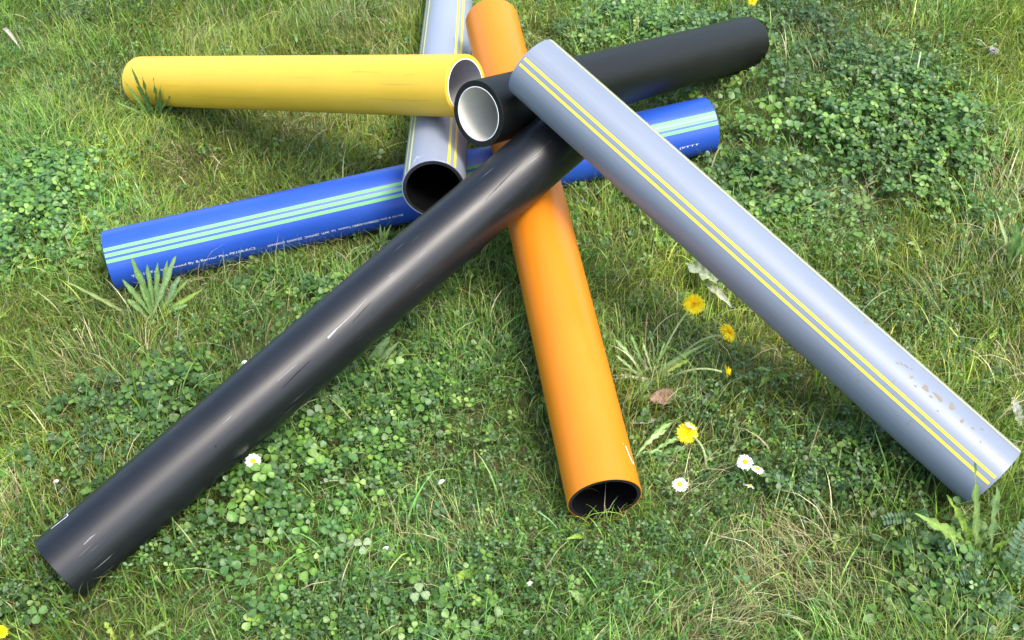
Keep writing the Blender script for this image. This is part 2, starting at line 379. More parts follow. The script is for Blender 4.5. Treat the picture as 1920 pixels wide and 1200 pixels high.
SMALL = blobs([(230, 1050, 130, 60, 1), (330, 1040, 120, 70, 1), (620, 760, 170, 100, .7), (800, 680, 160, 100, .6), (980, 640, 60, 100, .6), (1560, 880, 220, 70, 1), (1640, 860, 90, 60, 1), (1350, 930, 120, 120, .6),
   (1200, 1090, 170, 100, .7), (950, 1060, 190, 110, .6), (650, 1150, 200, 60, .7), (1650, 620, 150, 110, .8), (1750, 700, 120, 80, .6), (1560, 480, 100, 80, .5), (1250, 380, 90, 70, .5), (170, 160, 200, 90, .35),
   (200, 30, 130, 30, .7), (60, 1080, 110, 90, .8), (700, 850, 200, 90, .6), (1080, 120, 90, 50, .4), (1330, 740, 130, 110, .6), (250, 850, 120, 80, .7), (900, 900, 120, 120, .5), (420, 620, 120, 60, .5), (1800, 560, 130, 80, .5), (1850, 450, 90, 60, .4)])
DRY = blobs([(1490, 1080, 130, 90, 1), (1360, 1170, 120, 50, .9), (1290, 930, 50, 60, .5), (1640, 1150, 100, 60, .5), (330, 320, 60, 40, .6), (390, 60, 60, 40, .7), (860, 1010, 60, 50, .6), (330, 550, 90, 50, .5), (180, 700, 130, 60, .55),
   (430, 480, 80, 40, .6), (20, 960, 50, 50, .6), (690, 60, 90, 60, .5), (1560, 420, 110, 50, .6), (1850, 330, 80, 90, .5), (560, 235, 90, 30, .5), (780, 840, 70, 40, .5), (1900, 700, 50, 60, .5), (1010, 80, 50, 50, .5)])
LUSH = blobs([(120, 610, 120, 130, 1), (1880, 250, 90, 200, .8), (560, 50, 200, 60, .8), (250, 230, 200, 90, .6), (1820, 60, 120, 60, .8), (560, 350, 150, 50, .6), (930, 500, 60, 60, .5), (1350, 1060, 120, 60, .4)])

LOW = blobs([(1240, 690, 100, 75, .62), (1330, 650, 60, 50, .5), (1250, 830, 80, 45, .6), (1300, 870, 60, 50, .5), (1400, 885, 50, 35, .6), (300, 575, 40, 30, .3), (474, 875, 25, 20, .6), (720, 670, 40, 40, .5)])
def low(x, y): return 1 - field(LOW, x, y)
def sample_region(n, y0=.70, y1=3.0, power=1.0, margin=0.0):
    """random roots over the visible ground and a margin; denser towards the viewer"""
    out = []; got = 0
    while got < n:
        m = int(n * 1.6)
        u = rng.uniform(0, 1, m); y = y0 + (y1 - y0) * u ** power; x = rng.uniform(-2.2, 2.2, m)
        ok = np.abs(x) < .53 + .36 * y + margin
        p = np.stack([x[ok], y[ok]], 1); out.append(p); got += len(p)
    return np.concatenate(out)[:n].T

# ------------------------------------------------------------------ grass
def pick(cols, wts, n):
    cols = np.array(cols); idx = rng.choice(len(cols), n, p=np.array(wts) / np.sum(wts)); return cols[idx]
def blades(name, x, y, h, wd, lean, ang, curl, col, K=4, mat=None, label=None, tipcol=1.15, rootcol=None, twist=.6):
    n = len(x); root = np.stack([x, y, ground_h(x, y) - .002], 1)
    dirv = np.stack([np.cos(ang), np.sin(ang), np.zeros(n)], 1); side_a = ang + np.pi / 2 + rng.normal(0, .5, n)
    t = np.linspace(0, 1, K + 1)
    V = np.zeros((n, 2 * K + 1, 3)); colr = np.zeros((n, 2 * K + 1, 3))
    for k, tt in enumerate(t):
        bend = lean * tt + curl * tt ** 2.2
        z = h * tt * np.cos(np.minimum(bend, 1.75) * .62)
        out = h * tt * np.sin(np.minimum(bend, 1.9) * .72)
        c = root + dirv * out[:, None]; c[:, 2] += np.maximum(z, .001)
        sa = side_a + twist * tt; s = np.stack([np.cos(sa), np.sin(sa), .25 * np.sin(sa * 3)], 1)
        wk = wd * (1 - tt ** 2.2) * (.75 + .5 * tt) * .5
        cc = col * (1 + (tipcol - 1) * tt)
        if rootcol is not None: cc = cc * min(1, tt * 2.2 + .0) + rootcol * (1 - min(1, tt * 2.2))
        if k < K:
            V[:, 2 * k] = c - s * wk[:, None]; V[:, 2 * k + 1] = c + s * wk[:, None]; colr[:, 2 * k] = cc; colr[:, 2 * k + 1] = cc
        else:
            V[:, 2 * K] = c; colr[:, 2 * K] = cc
    bad = in_pipes(V.reshape(-1, 3)).reshape(n, -1).any(1)
    V = V[~bad]; colr = colr[~bad]; n = len(V)
    b = (np.arange(n) * (2 * K + 1))[:, None]
    quads = np.concatenate([b + np.array([2 * k, 2 * k + 1, 2 * k + 3, 2 * k + 2])[None] for k in range(K - 1)], 1).reshape(n, K - 1, 4)
    tri = b + np.array([2 * K - 2, 2 * K - 1, 2 * K])[None]
    flat = np.concatenate([quads.reshape(-1), tri.reshape(-1)])
    sizes = np.concatenate([np.full(n * (K - 1), 4), np.full(n, 3)])
    o = mesh_np(name, V, flat, sizes, mat or M_grass, None, colr)
    tag(o, label, None, None, 'stuff'); return o
GREENS = [(.160, .285, .036), (.115, .235, .036), (.215, .325, .045), (.285, .365, .085), (.085, .185, .036), (.175, .275, .09)]
STRAW = [(.46, .40, .20), (.35, .28, .14), (.56, .51, .29), (.24, .18, .10), (.32, .33, .13)]
def lean_dir(x, y, spread):
    return np.arctan2(N_diry(x, y), N_dirx(x, y)) + rng.normal(0, spread, len(x))
def green_cols(x, y, n):
    c = pick(GREENS, [4, 4, 3, 1.6, 2, 1.4], n)
    wv = 1 + .16 * N_col(x, y) + .14 * N_col2(x, y); wv = np.clip(wv, .55, 1.6)
    yel = np.clip(.5 + .35 * N_b2(x, y) + .2 * N_col2(y, x), 0, 1)
    c = c * wv[:, None]; c[:, 0] *= .85 + .5 * yel; c[:, 2] *= 1.15 - .35 * yel
    return c * rng.uniform(.75, 1.3, n)[:, None]

# main sward
n = 235000; x, y = sample_region(n, power=1.2)
cl = np.clip(field(BIG, x, y) * 1.0 + field(SMALL, x, y) * .55, 0, 1); dr = field(DRY, x, y); lu = field(LUSH, x, y)
patch = np.clip(.5 + .35 * N_mid(x, y) + .3 * N_b2(x, y), .12, 1)
keep = rng.uniform(0, 1, n) < np.clip((1 - .62 * cl) * (1 - .45 * dr) * (.45 + .55 * patch) + .3 * lu, .1, 1)
x, y, cl, dr, lu = x[keep], y[keep], cl[keep], dr[keep], lu[keep]; n = len(x)
h = rng.gamma(6, .0056, n) * (1 + .35 * lu) * (1 + .15 * N_mid(x, y)) + .008; h = np.clip(h, .012, .09) * low(x, y)
col = green_cols(x, y, n); lushc = lu[:, None] * .5; col = col * (1 - lushc) + np.array([.10, .185, .03]) * lushc
sel = rng.uniform(0, 1, n) < .07 + .35 * dr; col[sel] = pick(STRAW, [3, 3, 2, 2, 4], int(sel.sum())) * .85
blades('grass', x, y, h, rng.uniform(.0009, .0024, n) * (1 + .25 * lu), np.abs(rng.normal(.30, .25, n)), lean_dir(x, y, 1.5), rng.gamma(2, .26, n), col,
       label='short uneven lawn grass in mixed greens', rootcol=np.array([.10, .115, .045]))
# fine low undergrowth filling between
n = 120000; x, y = sample_region(n, power=1.2)
h = rng.gamma(4, .0035, n) + .003; col = green_cols(x, y, n) * .95
sel = rng.uniform(0, 1, n) < .22 + .4 * field(DRY, x, y); col[sel] = pick(STRAW, [2, 3, 1, 4, 4], int(sel.sum())) * .8
blades('undergrowth', x, y, h, rng.uniform(.0012, .0030, n), np.abs(rng.normal(.8, .5, n)), rng.uniform(0, 6.28, n), rng.gamma(2, .4, n), col, K=2,
       label='low mossy undergrowth and thatch between the grass')
# dry straw-coloured grass, matted
n = 110000; x, y = sample_region(n, power=1.1); dr = np.clip(field(DRY, x, y) + .10 + .05 * N_mid(x, y), 0, 1)
keep = rng.uniform(0, 1, n) < dr ** 1.1; x, y, dr = x[keep], y[keep], dr[keep]; n = len(x)
h = rng.gamma(7, .0062, n) + .01; col = pick(STRAW, [4, 3, 3, 1.5, 4], n) * rng.uniform(.7, 1.25, n)[:, None]
sel = rng.uniform(0, 1, n) < .35; col[sel] = col[sel] * .5 + np.array([.14, .20, .05]) * .5
blades('dry_grass', x, y, h, rng.uniform(.0007, .0014, n), np.abs(rng.normal(.8, .35, n)), lean_dir(x, y, .6), rng.gamma(2, .28, n), col, mat=M_dry,
       label='matted straw-coloured dead grass among the green')
# scattered longer blades and seed stalks
n = 3000; x, y = sample_region(n, power=1.2); lu = field(LUSH, x, y); keep = rng.uniform(0, 1, n) < .4 + .6 * lu; x, y = x[keep], y[keep]; n = len(x)
col = green_cols(x, y, n) * 1.25 + .01; sel = rng.uniform(0, 1, n) < .3; col[sel] = pick(STRAW, [3, 2, 4, 1, 4], int(sel.sum()))
blades('tall_grass', x, y, rng.uniform(.05, .105, n), rng.uniform(.0016, .0034, n), np.abs(rng.normal(.5, .35, n)), lean_dir(x, y, 1.0), rng.gamma(2.2, .5, n), col, K=6,
       label='scattered longer arching grass blades')

# blades standing up along the pipes where these press into the lawn
fx, fy = [], []
for key, t0, t1, dens in (('U', -.02, 1.02, 620), ('O', -.02, .45, 500), ('B', -.03, .45, 420), ('G', -.02, .4, 450), ('K', .55, 1.05, 500), ('Y', -.04, .4, 600)):
    A, B, r = PIPES[key]; A, B = np.array(A), np.array(B); L = np.linalg.norm(B - A); m = int(dens * L * (t1 - t0))
    d2 = (B - A)[:2]; d2 = d2 / np.linalg.norm(d2); nrm2 = np.array([d2[1], -d2[0]]); nrm2 *= np.sign(-nrm2[1]) or 1
    t = rng.uniform(t0, t1, m); p = A[None, :2] + t[:, None] * (B - A)[None, :2]; off = rng.uniform(.75, 1.5, m) * r * np.where(rng.uniform(0, 1, m) < .8, 1, -1)
    p = p + nrm2[None] * off[:, None]; fx.append(p[:, 0]); fy.append(p[:, 1])
for px, py, sx, sy, m in ((1140, 966, 75, 9, 170), (1140, 958, 60, 5, 60), (210, 1100, 60, 22, 60), (110, 1085, 40, 30, 60), (215, 540, 20, 12, 50), (1810, 925, 60, 15, 60), (290, 205, 40, 14, 60)):
    for _ in range(m):
        q = at(px + rng.normal(0, sx * .6), py + rng.normal(0, sy)); fx.append([q[0]]); fy.append([q[1]])
x, y = np.concatenate(fx), np.concatenate(fy); n = len(x)
col = green_cols(x, y, n) * 1.05; sel = rng.uniform(0, 1, n) < .14; col[sel] = pick(STRAW, [3, 2, 3, 1, 4], int(sel.sum()))
blades('edge_grass', x, y, rng.uniform(.018, .068, n), rng.uniform(.0009, .0022, n), np.abs(rng.normal(.2, .2, n)), rng.uniform(0, 6.28, n), rng.gamma(2, .28, n), col, K=5,
       label='grass blades standing up along the pipes lying on the lawn')

# ------------------------------------------------------------------ clover
LEAFLET = np.array([(0, 0), (-.24, .22), (-.44, .52), (-.43, .80), (-.22, 1.0), (0, .93), (.22, 1.0), (.43, .80), (.44, .52), (.24, .22)], float)
CEN = (0, .56)
def clover(name, x, y, hgt, size, col, label, tilt=.45, narrow=1.0):
    n = len(x); az = rng.uniform(0, 2 * np.pi, n)
    la = rng.uniform(0, 2 * np.pi, n); lr = hgt * rng.uniform(.1, .8, n)
    root = np.stack([x, y, ground_h(x, y)], 1)
    top = root + np.stack([np.cos(la) * lr, np.sin(la) * lr, hgt], 1)
    # leaf normal leans towards the light and the stalk's side
    nrm = np.stack([np.cos(la) * tilt * rng.uniform(-.3, 1.3, n) + .18, np.sin(la) * tilt * rng.uniform(-.3, 1.3, n) - .1, np.ones(n)], 1)
    nrm += rng.normal(0, .22, (n, 3)); nrm[:, 2] = np.maximum(nrm[:, 2], .25); nrm /= np.linalg.norm(nrm, axis=1)[:, None]
    ex = np.cross(nrm, np.array([0.1, 1, .05])); ex /= np.linalg.norm(ex, axis=1)[:, None]; ey = np.cross(nrm, ex)
    allV, allC = [], []
    m = len(LEAFLET)
    for k in range(3):
        a = az + k * 2.094 + rng.normal(0, .12, n); droop = rng.normal(.10, .28, n); fold = rng.uniform(.05, .42, n); sz = size * rng.uniform(.85, 1.12, n)
        dx = np.cos(a)[:, None] * ex + np.sin(a)[:, None] * ey; dy = np.cross(nrm, dx)
        dxx = dx * np.cos(droop)[:, None] - nrm * np.sin(droop)[:, None]
        nn = np.cross(dxx, dy)
        P = np.zeros((n, m + 1, 3)); Cc = np.zeros((n, m + 1, 3))
        for i, (u, v) in enumerate(list(LEAFLET) + [CEN]):
            u = u * narrow; lift = abs(u) * fold - .12 * v * v
            P[:, i] = top + sz[:, None] * (dxx * (v + .06) + dy * u + nn * lift[:, None])
            cc = col * (1.22 if i == m else (1.0 if 0 < i < m else .9)); Cc[:, i] = cc
        allV.append(P); allC.append(Cc * rng.uniform(.85, 1.15, n)[:, None, None])
    # petiole: narrow two-piece strip
    S = np.zeros((n, 6, 3)); sd_ = np.stack([-np.sin(la), np.cos(la), np.zeros(n)], 1) * .0006
    mid = root * .5 + top * .5; mid[:, :2] = root[:, :2] * .75 + top[:, :2] * .25
    for k, c in enumerate((root, mid, top)): S[:, 2 * k] = c - sd_; S[:, 2 * k + 1] = c + sd_
    pc = np.repeat((col * .9 + np.array([.05, .05, .02]))[:, None, :], 6, 1)
    V = np.concatenate(allV + [S], 1); CC = np.concatenate(allC + [pc], 1)
    bad = in_pipes(V.reshape(-1, 3)).reshape(n, -1).any(1); V, CC = V[~bad], CC[~bad]; n = len(V)
    per = V.shape[1]; b = (np.arange(n) * per)[:, None]
    tris = []
    for k in range(3):
        o_ = k * (m + 1)
        for i in range(m): tris.append([o_ + m, o_ + i, o_ + (i + 1) % m])
    T = (b[:, :, None] + np.array(tris)[None]).reshape(-1); q0 = 3 * (m + 1)
    Q = (b[:, :, None] + np.array([[q0, q0 + 1, q0 + 3, q0 + 2], [q0 + 2, q0 + 3, q0 + 5, q0 + 4]])[None]).reshape(-1)
    o = mesh_np(name, V, np.concatenate([T, Q]), np.concatenate([np.full(n * len(tris), 3), np.full(n * 2, 4)]), M_clover, None, CC)
    tag(o, label, None, None, 'stuff'); return o
CLG = [(.072, .155, .028), (.050, .115, .026), (.105, .20, .032), (.068, .135, .044), (.16, .25, .05)]
n = 78000; x, y = sample_region(n, power=1.15); f = np.clip(field(BIG, x, y) + .09 + .07 * N_mid(x, y), 0, 1)
edge = np.clip(.75 + .45 * N_small(x, y) * .5 + .3 * N_mid(x + 3, y), .1, 1.1)
keep = rng.uniform(0, 1, n) < f ** .9 * edge * (1.0 - .28 * (y < 1.55)); x, y, f = x[keep], y[keep], f[keep]; n = len(x)
hg = (.022 + .036 * f) * rng.uniform(.45, 1.3, n) * low(x, y); sz = (.0048 + .0098 * rng.beta(1.6, 1.8, n)) * (.85 + .3 * f) * (1 + .12 * N_small(y, x))
c = pick(CLG, [4, 4, 2.5, 2, 1], n) * np.clip(1 + .15 * N_col(x, y) + .1 * N_col2(x, y), .6, 1.5)[:, None] * rng.uniform(.8, 1.25, n)[:, None]
clover('clover', x, y, hg, sz, c, 'dense patches of three-leaved clover in the lawn'); print('clover', n)
n = 75000; x, y = sample_region(n, power=1.25); f = np.clip(field(SMALL, x, y) + .07 + .04 * N_mid(y, x), 0, 1)
keep = rng.uniform(0, 1, n) < f * .9; x, y, f = x[keep], y[keep], f[keep]; n = len(x)
hg = (.016 + .024 * f) * rng.uniform(.4, 1.5, n) * low(x, y); sz = rng.uniform(.0042, .0078, n)
c = pick(CLG, [3, 4, 2, 4, 1], n) * .95 * rng.uniform(.75, 1.35, n)[:, None]
clover('small_clover', x, y, hg, sz, c, 'fine small-leaved trefoil carpeting between the grass', .7, .8); print('small clover', n)

# ------------------------------------------------------------------ lawn beyond, seen only from other positions
def far_lawn():
    tiles = bpy.data.collections.new('lawn_pieces')
    K = 3
    n = 5200; x = rng.uniform(-.5, .5, n); y = rng.uniform(-.5, .5, n); root = np.stack([x, y, np.full(n, -.003)], 1)
    h = rng.gamma(6, .0065, n) + .008; a = rng.uniform(0, 6.28, n); lean = rng.uniform(.1, .8, n)
    V = np.zeros((n, 5, 3)); wd = rng.uniform(.002, .0045, n); s = np.stack([np.cos(a + 1.57), np.sin(a + 1.57), np.zeros(n)], 1) * wd[:, None] / 2
    dv = np.stack([np.cos(a), np.sin(a), np.zeros(n)], 1)
    for k, tt in enumerate((0, .55, 1)):
        c = root + dv * (h * lean * tt ** 1.6)[:, None]; c[:, 2] += h * tt
        if k < 2: V[:, 2 * k] = c - s * (1 - .3 * k); V[:, 2 * k + 1] = c + s * (1 - .3 * k)
        else: V[:, 4] = c
    b = (np.arange(n) * 5)[:, None]; Q = (b + np.array([0, 1, 3, 2])).reshape(-1); T = (b + np.array([2, 3, 4])).reshape(-1)
    col = np.repeat((pick(GREENS, [4, 4, 3, 2, 2, 1], n) * rng.uniform(.7, 1.3, n)[:, None])[:, None], 5, 1)
    o = mesh_np('lawn_tile', V, np.concatenate([Q, T]), np.concatenate([np.full(n, 4), np.full(n, 3)]), M_grass, None, col)
    COL.objects.unlink(o)
    pts = []
    for i in range(-14, 15):
        for j in range(-12, 17):
            cx, cy = i * .98, j * .98
            if .75 < cy < 2.85 and abs(cx) < .53 + .36 * cy - .2: continue
            pts.append((cx, cy, 0))
    me = bpy.data.meshes.new('grass'); me.from_pydata(pts, [], [])
    ob = link(bpy.data.objects.new('grass', me)); tag(ob, 'lawn grass carrying on around the heap of pipes', kind='stuff')
    ng = bpy.data.node_groups.new('scatter_lawn', 'GeometryNodeTree')
    ng.interface.new_socket('Geometry', in_out='INPUT', socket_type='NodeSocketGeometry'); ng.interface.new_socket('Geometry', in_out='OUTPUT', socket_type='NodeSocketGeometry')
    a_ = ng.nodes.new('NodeGroupInput'); z_ = ng.nodes.new('NodeGroupOutput'); oi = ng.nodes.new('GeometryNodeObjectInfo'); oi.inputs['Object'].default_value = o; oi.inputs['As Instance'].default_value = True
    ip = ng.nodes.new('GeometryNodeInstanceOnPoints'); rv = ng.nodes.new('FunctionNodeRandomValue'); rv.data_type = 'INT'
    rv.inputs['Min'].default_value = 0; rv.inputs['Max'].default_value = 3
    mt = ng.nodes.new('ShaderNodeMath'); mt.operation = 'MULTIPLY'; mt.inputs[1].default_value = math.pi / 2
    cx_ = ng.nodes.new('ShaderNodeCombineXYZ')
    outi = [s_ for s_ in rv.outputs if s_.enabled][0]
    ng.links.new(outi, mt.inputs[0]); ng.links.new(mt.outputs[0], cx_.inputs[2]); ng.links.new(cx_.outputs[0], ip.inputs['Rotation'])
    ng.links.new(a_.outputs[0], ip.inputs['Points']); ng.links.new(oi.outputs['Geometry'], ip.inputs['Instance']); ng.links.new(ip.outputs[0], z_.inputs[0])
    md = ob.modifiers.new('scatter', 'NODES'); md.node_group = ng
far_lawn()

# ------------------------------------------------------------------ weeds
def bez(p0, p1, p2, n):
    t = np.linspace(0, 1, n)[:, None]; return (1 - t) ** 2 * p0 + 2 * t * (1 - t) * p1 + t ** 2 * p2
def leaf_mesh(parent, base, tip, width, arch=.25, teeth=0.0, col=(.09, .17, .05), shape='lance', fold=.25, nt_=18, mat=None, name='leaf', side=None, curl=0.0, rib=1.45):
    base, tip = np.array(base, float), np.array(tip, float); o0 = np.array(parent.location)
    d = tip - base; L = np.linalg.norm(d); mid = (base + tip) / 2 + np.array([0, 0, arch * L])
    c = bez(base, mid, tip, nt_); tang = np.gradient(c, axis=0); tang /= np.linalg.norm(tang, axis=1)[:, None]
    view = np.array([0, -.6, .8]) if side is None else np.array(side, float)
    vs, cs = [], []
    for k in range(nt_):
        t = k / (nt_ - 1); s = np.cross(tang[k], view); s /= (np.linalg.norm(s) + 1e-9); nn = np.cross(s, tang[k])
        if shape == 'lance': wv = math.sin(math.pi * min(1, t ** .8 * .97 + .02)) ** .9
        elif shape == 'spoon': wv = .22 + .78 * math.sin(math.pi * t ** 1.7) ** .8
        elif shape == 'dandelion': wv = (.12 + .9 * t ** 1.1) * (1 - t ** 6) 
        elif shape == 'grass': wv = (1 - t ** 2) * .9 + .05
        else: wv = math.sin(math.pi * min(1, t * .94 + .04)) ** .6
        if t > .97: wv *= .25
        sawl = 1 - teeth * (((k * 7) % 3) / 2.0); sawr = 1 - teeth * (((k * 5 + 1) % 3) / 2.0)
        if shape == 'dandelion' and teeth: sawl = 1 - teeth * ((k % 3) == 0) - .3 * teeth * ((k % 3) == 1); sawr = 1 - teeth * ((k % 3) == 1) - .3 * teeth * ((k % 3) == 2)
        hw = width / 2 * wv; rip = .16 * width * math.sin(k * 1.3 + width * 900)
        cu = curl * hw
        vs += [c[k] - s * hw * sawl + nn * (fold * hw * sawl + rip), c[k] - s * hw * .08, c[k] + s * hw * .08, c[k] + s * hw * sawr + nn * (fold * hw * sawr - rip + cu)]
        cc = np.array(col) * (.92 + .16 * t); cs += [cc * .95, cc * rib, cc * rib, cc * 1.03]
    # local coordinates of the thing
    vs = np.array(vs) - o0; i = np.arange(nt_ * 4).reshape(nt_, 4)
    f = np.stack([i[:-1, :-1], i[:-1, 1:], i[1:, 1:], i[1:, :-1]], -1).reshape(-1, 4)
    return mesh_np(name, vs, f, np.full(len(f), 4), mat or M_leaf, parent, np.array(cs))
def tube(parent, pts, r0, r1, col, mat=None, name='stem', sides=7):
    pts = np.array(pts, float); o0 = np.array(parent.location) if parent is not None else 0; n = len(pts)
    tang = np.gradient(pts, axis=0); tang /= np.linalg.norm(tang, axis=1)[:, None]; vs = []
    for k in range(n):
        s = np.cross(tang[k], [.3, .2, .9]); s /= np.linalg.norm(s); q = np.cross(tang[k], s); r = r0 + (r1 - r0) * k / (n - 1)
        for j in range(sides): a = 2 * math.pi * j / sides; vs.append(pts[k] - o0 + r * (math.cos(a) * s + math.sin(a) * q))
    fs = [(k * sides + j, k * sides + (j + 1) % sides, (k + 1) * sides + (j + 1) % sides, (k + 1) * sides + j) for k in range(n - 1) for j in range(sides)]
    fs += [tuple(range((n - 1) * sides, n * sides)), tuple(reversed(range(sides)))]
    return mesh_py(name, vs, fs, mat or M_leaf, parent, np.tile(col, (len(vs), 1)))

def plant(name, label, cat, bx, by, leaves, group=None):
    b = at(bx, by); b[2] = float(ground_h(b[0], b[1])) + .001; root = empty(name, b); tag(root, label, cat, group)
    for lf in leaves:
        (tx, ty, dy, wd) = lf[:4]; wd = wd * .82; tx += random.uniform(-2, 2); kw = lf[4] if len(lf) > 4 else {}
        kw = dict(kw); off = kw.pop('off', (random.uniform(-.011, .011), random.uniform(-.008, .008))); b2 = b + np.array([off[0], off[1], 0])
        if dy == 'g': tip = at(tx, ty, kw.pop('z', .012))
        else: tip = aty(tx, ty, b[1] + dy)
        leaf_mesh(root, b2, tip, wd, **kw)
    return root
LG = (.14, .24, .07); LY = (.22, .32, .055); LD = (.085, .155, .045); LP = (.23, .33, .13)
LR = (.165, .27, .09)
plant('broad_leaved_weed', 'upright rosette of long pale leaves before the left end of the blue pipe', 'weed', 292, 600, [
    (247, 484, .020, .0150, dict(shape='spoon', col=LR, arch=.02, teeth=.12)), (276, 494, .024, .0115, dict(shape='spoon', col=LR, arch=.02, teeth=.1)), (297, 492, .028, .0125, dict(shape='spoon', col=LR, arch=.0, teeth=.1)),
    (328, 480, .024, .0150, dict(shape='spoon', col=(.20, .31, .12), arch=.0, teeth=.1)), (316, 487, .030, .0120, dict(shape='spoon', col=LR, arch=.0)), (338, 518, .010, .0160, dict(shape='spoon', col=(.20, .30, .15), arch=.03, teeth=.12)), (229, 524, .0, .013, dict(shape='spoon', col=LR, arch=.08, teeth=.2)),
    (384, 542, -.0, .014, dict(col=(.21, .32, .06), arch=.06, teeth=.2)), (240, 560, -.01, .012, dict(shape='spoon', col=LR, arch=.15)), (358, 520, .01, .012, dict(col=(.19, .30, .07), arch=.05)), (352, 572, -.01, .011, dict(shape='spoon', col=LR, arch=.15)),
    (262, 530, .01, .010, dict(shape='spoon', col=LR, arch=.05))])
plant('broad_leaved_weed', 'long thin pale leaf reaching left over the grass below the blue pipe', 'leaf', 245, 602, [(114, 524, .03, .010, dict(col=(.17, .23, .07), arch=.05, teeth=.35, shape='lance'))])
plant('broad_leaved_weed', 'dark narrow-leaved weed growing up against the left end of the yellow pipe', 'weed', 296, 232, [
    (243, 120, -.035, .012, dict(col=LD, arch=.02, teeth=.3)), (266, 136, -.045, .013, dict(col=LD, arch=.0, teeth=.45)), (288, 146, -.045, .014, dict(col=LD, arch=.0, teeth=.5)), (299, 160, -.04, .012, dict(col=LD, arch=.03, teeth=.3)),
    (338, 184, -.03, .014, dict(col=LD, arch=.06, teeth=.3)), (230, 152, -.02, .010, dict(col=LG, arch=.05)), (255, 160, -.04, .015, dict(col=LD, arch=.02, teeth=.4)), (215, 190, -.03, .008, dict(col=LG, arch=.05)), (318, 180, -.045, .015, dict(col=LD, arch=.05, teeth=.4))])
plant('broad_leaved_weed', 'pale pointed leaves sprouting from under the long black pipe midway along it', 'weed', 700, 692, [
    (736, 628, .01, .020, dict(col=LP, arch=.05)), (751, 640, .0, .012, dict(col=LP, arch=.08)), (760, 650, 'g', .008, dict(col=LP, arch=.1, z=.03)), (724, 634, .02, .010, dict(col=LG, arch=.05)), (716, 665, 'g', .012, dict(col=LG, z=.03))])
plant('broad_leaved_weed', 'small upright pale leaves between the blue pipe lettering and the black pipe', 'weed', 722, 468, [
    (711, 420, .01, .009, dict(col=LP, arch=0)), (722, 424, .01, .008, dict(col=LY, arch=0)), (733, 420, .008, .009, dict(col=LP, arch=0)), (706, 442, 0, .010, dict(col=LP, arch=0)), (716, 445, 0, .007, dict(col=LG, arch=0)), (728, 448, -.004, .006, dict(col=LP, arch=0))])
DD = dict(shape='dandelion', teeth=.55, arch=.12)
plant('dandelion_plant', 'straggling dandelion rosette with thin leaves right of the orange pipe', 'weed', 1216, 718, [
    (1152, 634, 'g', .016, dict(DD, col=LP, z=.05)), (1178, 622, 'g', .012, dict(DD, col=LG, z=.06)), (1150, 664, 'g', .012, dict(DD, col=LP, z=.04)), (1292, 674, 'g', .018, dict(DD, col=LY, z=.03)),
    (1186, 655, 'g', .007, dict(col=(.3, .34, .2), z=.03)), (1248, 640, 'g', .010, dict(DD, col=LG, z=.05)), (1146, 704, 'g', .006, dict(col=(.4, .4, .3), z=.012)), (1150, 712, 'g', .006, dict(col=(.45, .42, .33), z=.01)),
    (1162, 690, 'g', .008, dict(col=LP, z=.02)), (1262, 700, 'g', .014, dict(DD, col=LG, z=.02)), (1230, 735, 'g', .016, dict(DD, col=LP, z=.02)), (1185, 750, 'g', .010, dict(col=LG, z=.02)), (1205, 640, 'g', .010, dict(DD, col=LP, z=.06)),
    (1335, 640, 'g', .010, dict(col=(.12, .19, .06), z=.06, arch=.1, shape='lance'))])
plant('dandelion_plant', 'dandelion leaves with pale ribs spreading right from beside the orange pipe end', 'weed', 1192, 868, [
    (1262, 792, 'g', .020, dict(DD, col=LG, z=.03, arch=.3, rib=2.2)), (1250, 806, 'g', .020, dict(DD, col=LP, z=.03, arch=.35, rib=2.0)), (1282, 818, 'g', .018, dict(DD, col=LG, z=.03, arch=.25, rib=2.2)), (1290, 838, 'g', .024, dict(DD, col=LD, z=.02, arch=.15, rib=1.8)),
    (1246, 846, 'g', .016, dict(DD, col=LP, z=.02, arch=.25, rib=1.8)), (1262, 872, 'g', .016, dict(DD, col=LG, z=.015, arch=.15))])
plant('dandelion_plant', 'large toothed dandelion leaves in front of the lower end of the striped grey pipe', 'weed', 1838, 1050, [
    (1828, 868, .01, .019, dict(col=(.17, .25, .08), arch=-.02, teeth=.45)), (1871, 905, .03, .026, dict(DD, col=(.14, .22, .08), arch=.0)), (1776, 928, .02, .020, dict(DD, col=LY, arch=.03, shape='lance')),
    (1712, 962, -.01, .026, dict(col=(.18, .27, .065), arch=.10, teeth=.5)), (1893, 1010, 'g', .018, dict(DD, col=LY, z=.04)), (1800, 1012, 'g', .015, dict(DD, col=LG, z=.04)), (1775, 1075, 'g', .020, dict(DD, col=LY, z=.03)), (1906, 1090, 'g', .020, dict(DD, col=LG, z=.02))])
plant('dandelion_plant', 'pale yellow-green toothed leaf flat on the grass near the bottom left corner', 'leaf', 236, 1215, [(196, 1165, 'g', .018, dict(DD, col=(.30, .36, .07), z=.03)), (318, 1163, 'g', .017, dict(DD, col=(.22, .30, .10), z=.03)), (250, 1180, 'g', .013, dict(DD, col=(.28, .34, .07), z=.03))])
plant('dandelion_plant', 'bright green toothed leaves in the grass beyond the right side of the striped grey pipe', 'weed', 1808, 700, [(1842, 638, 'g', .026, dict(DD, col=LY, z=.03)), (1800, 660, 'g', .014, dict(DD, col=LG, z=.03)), (1780, 700, 'g', .014, dict(DD, col=LG, z=.02))])
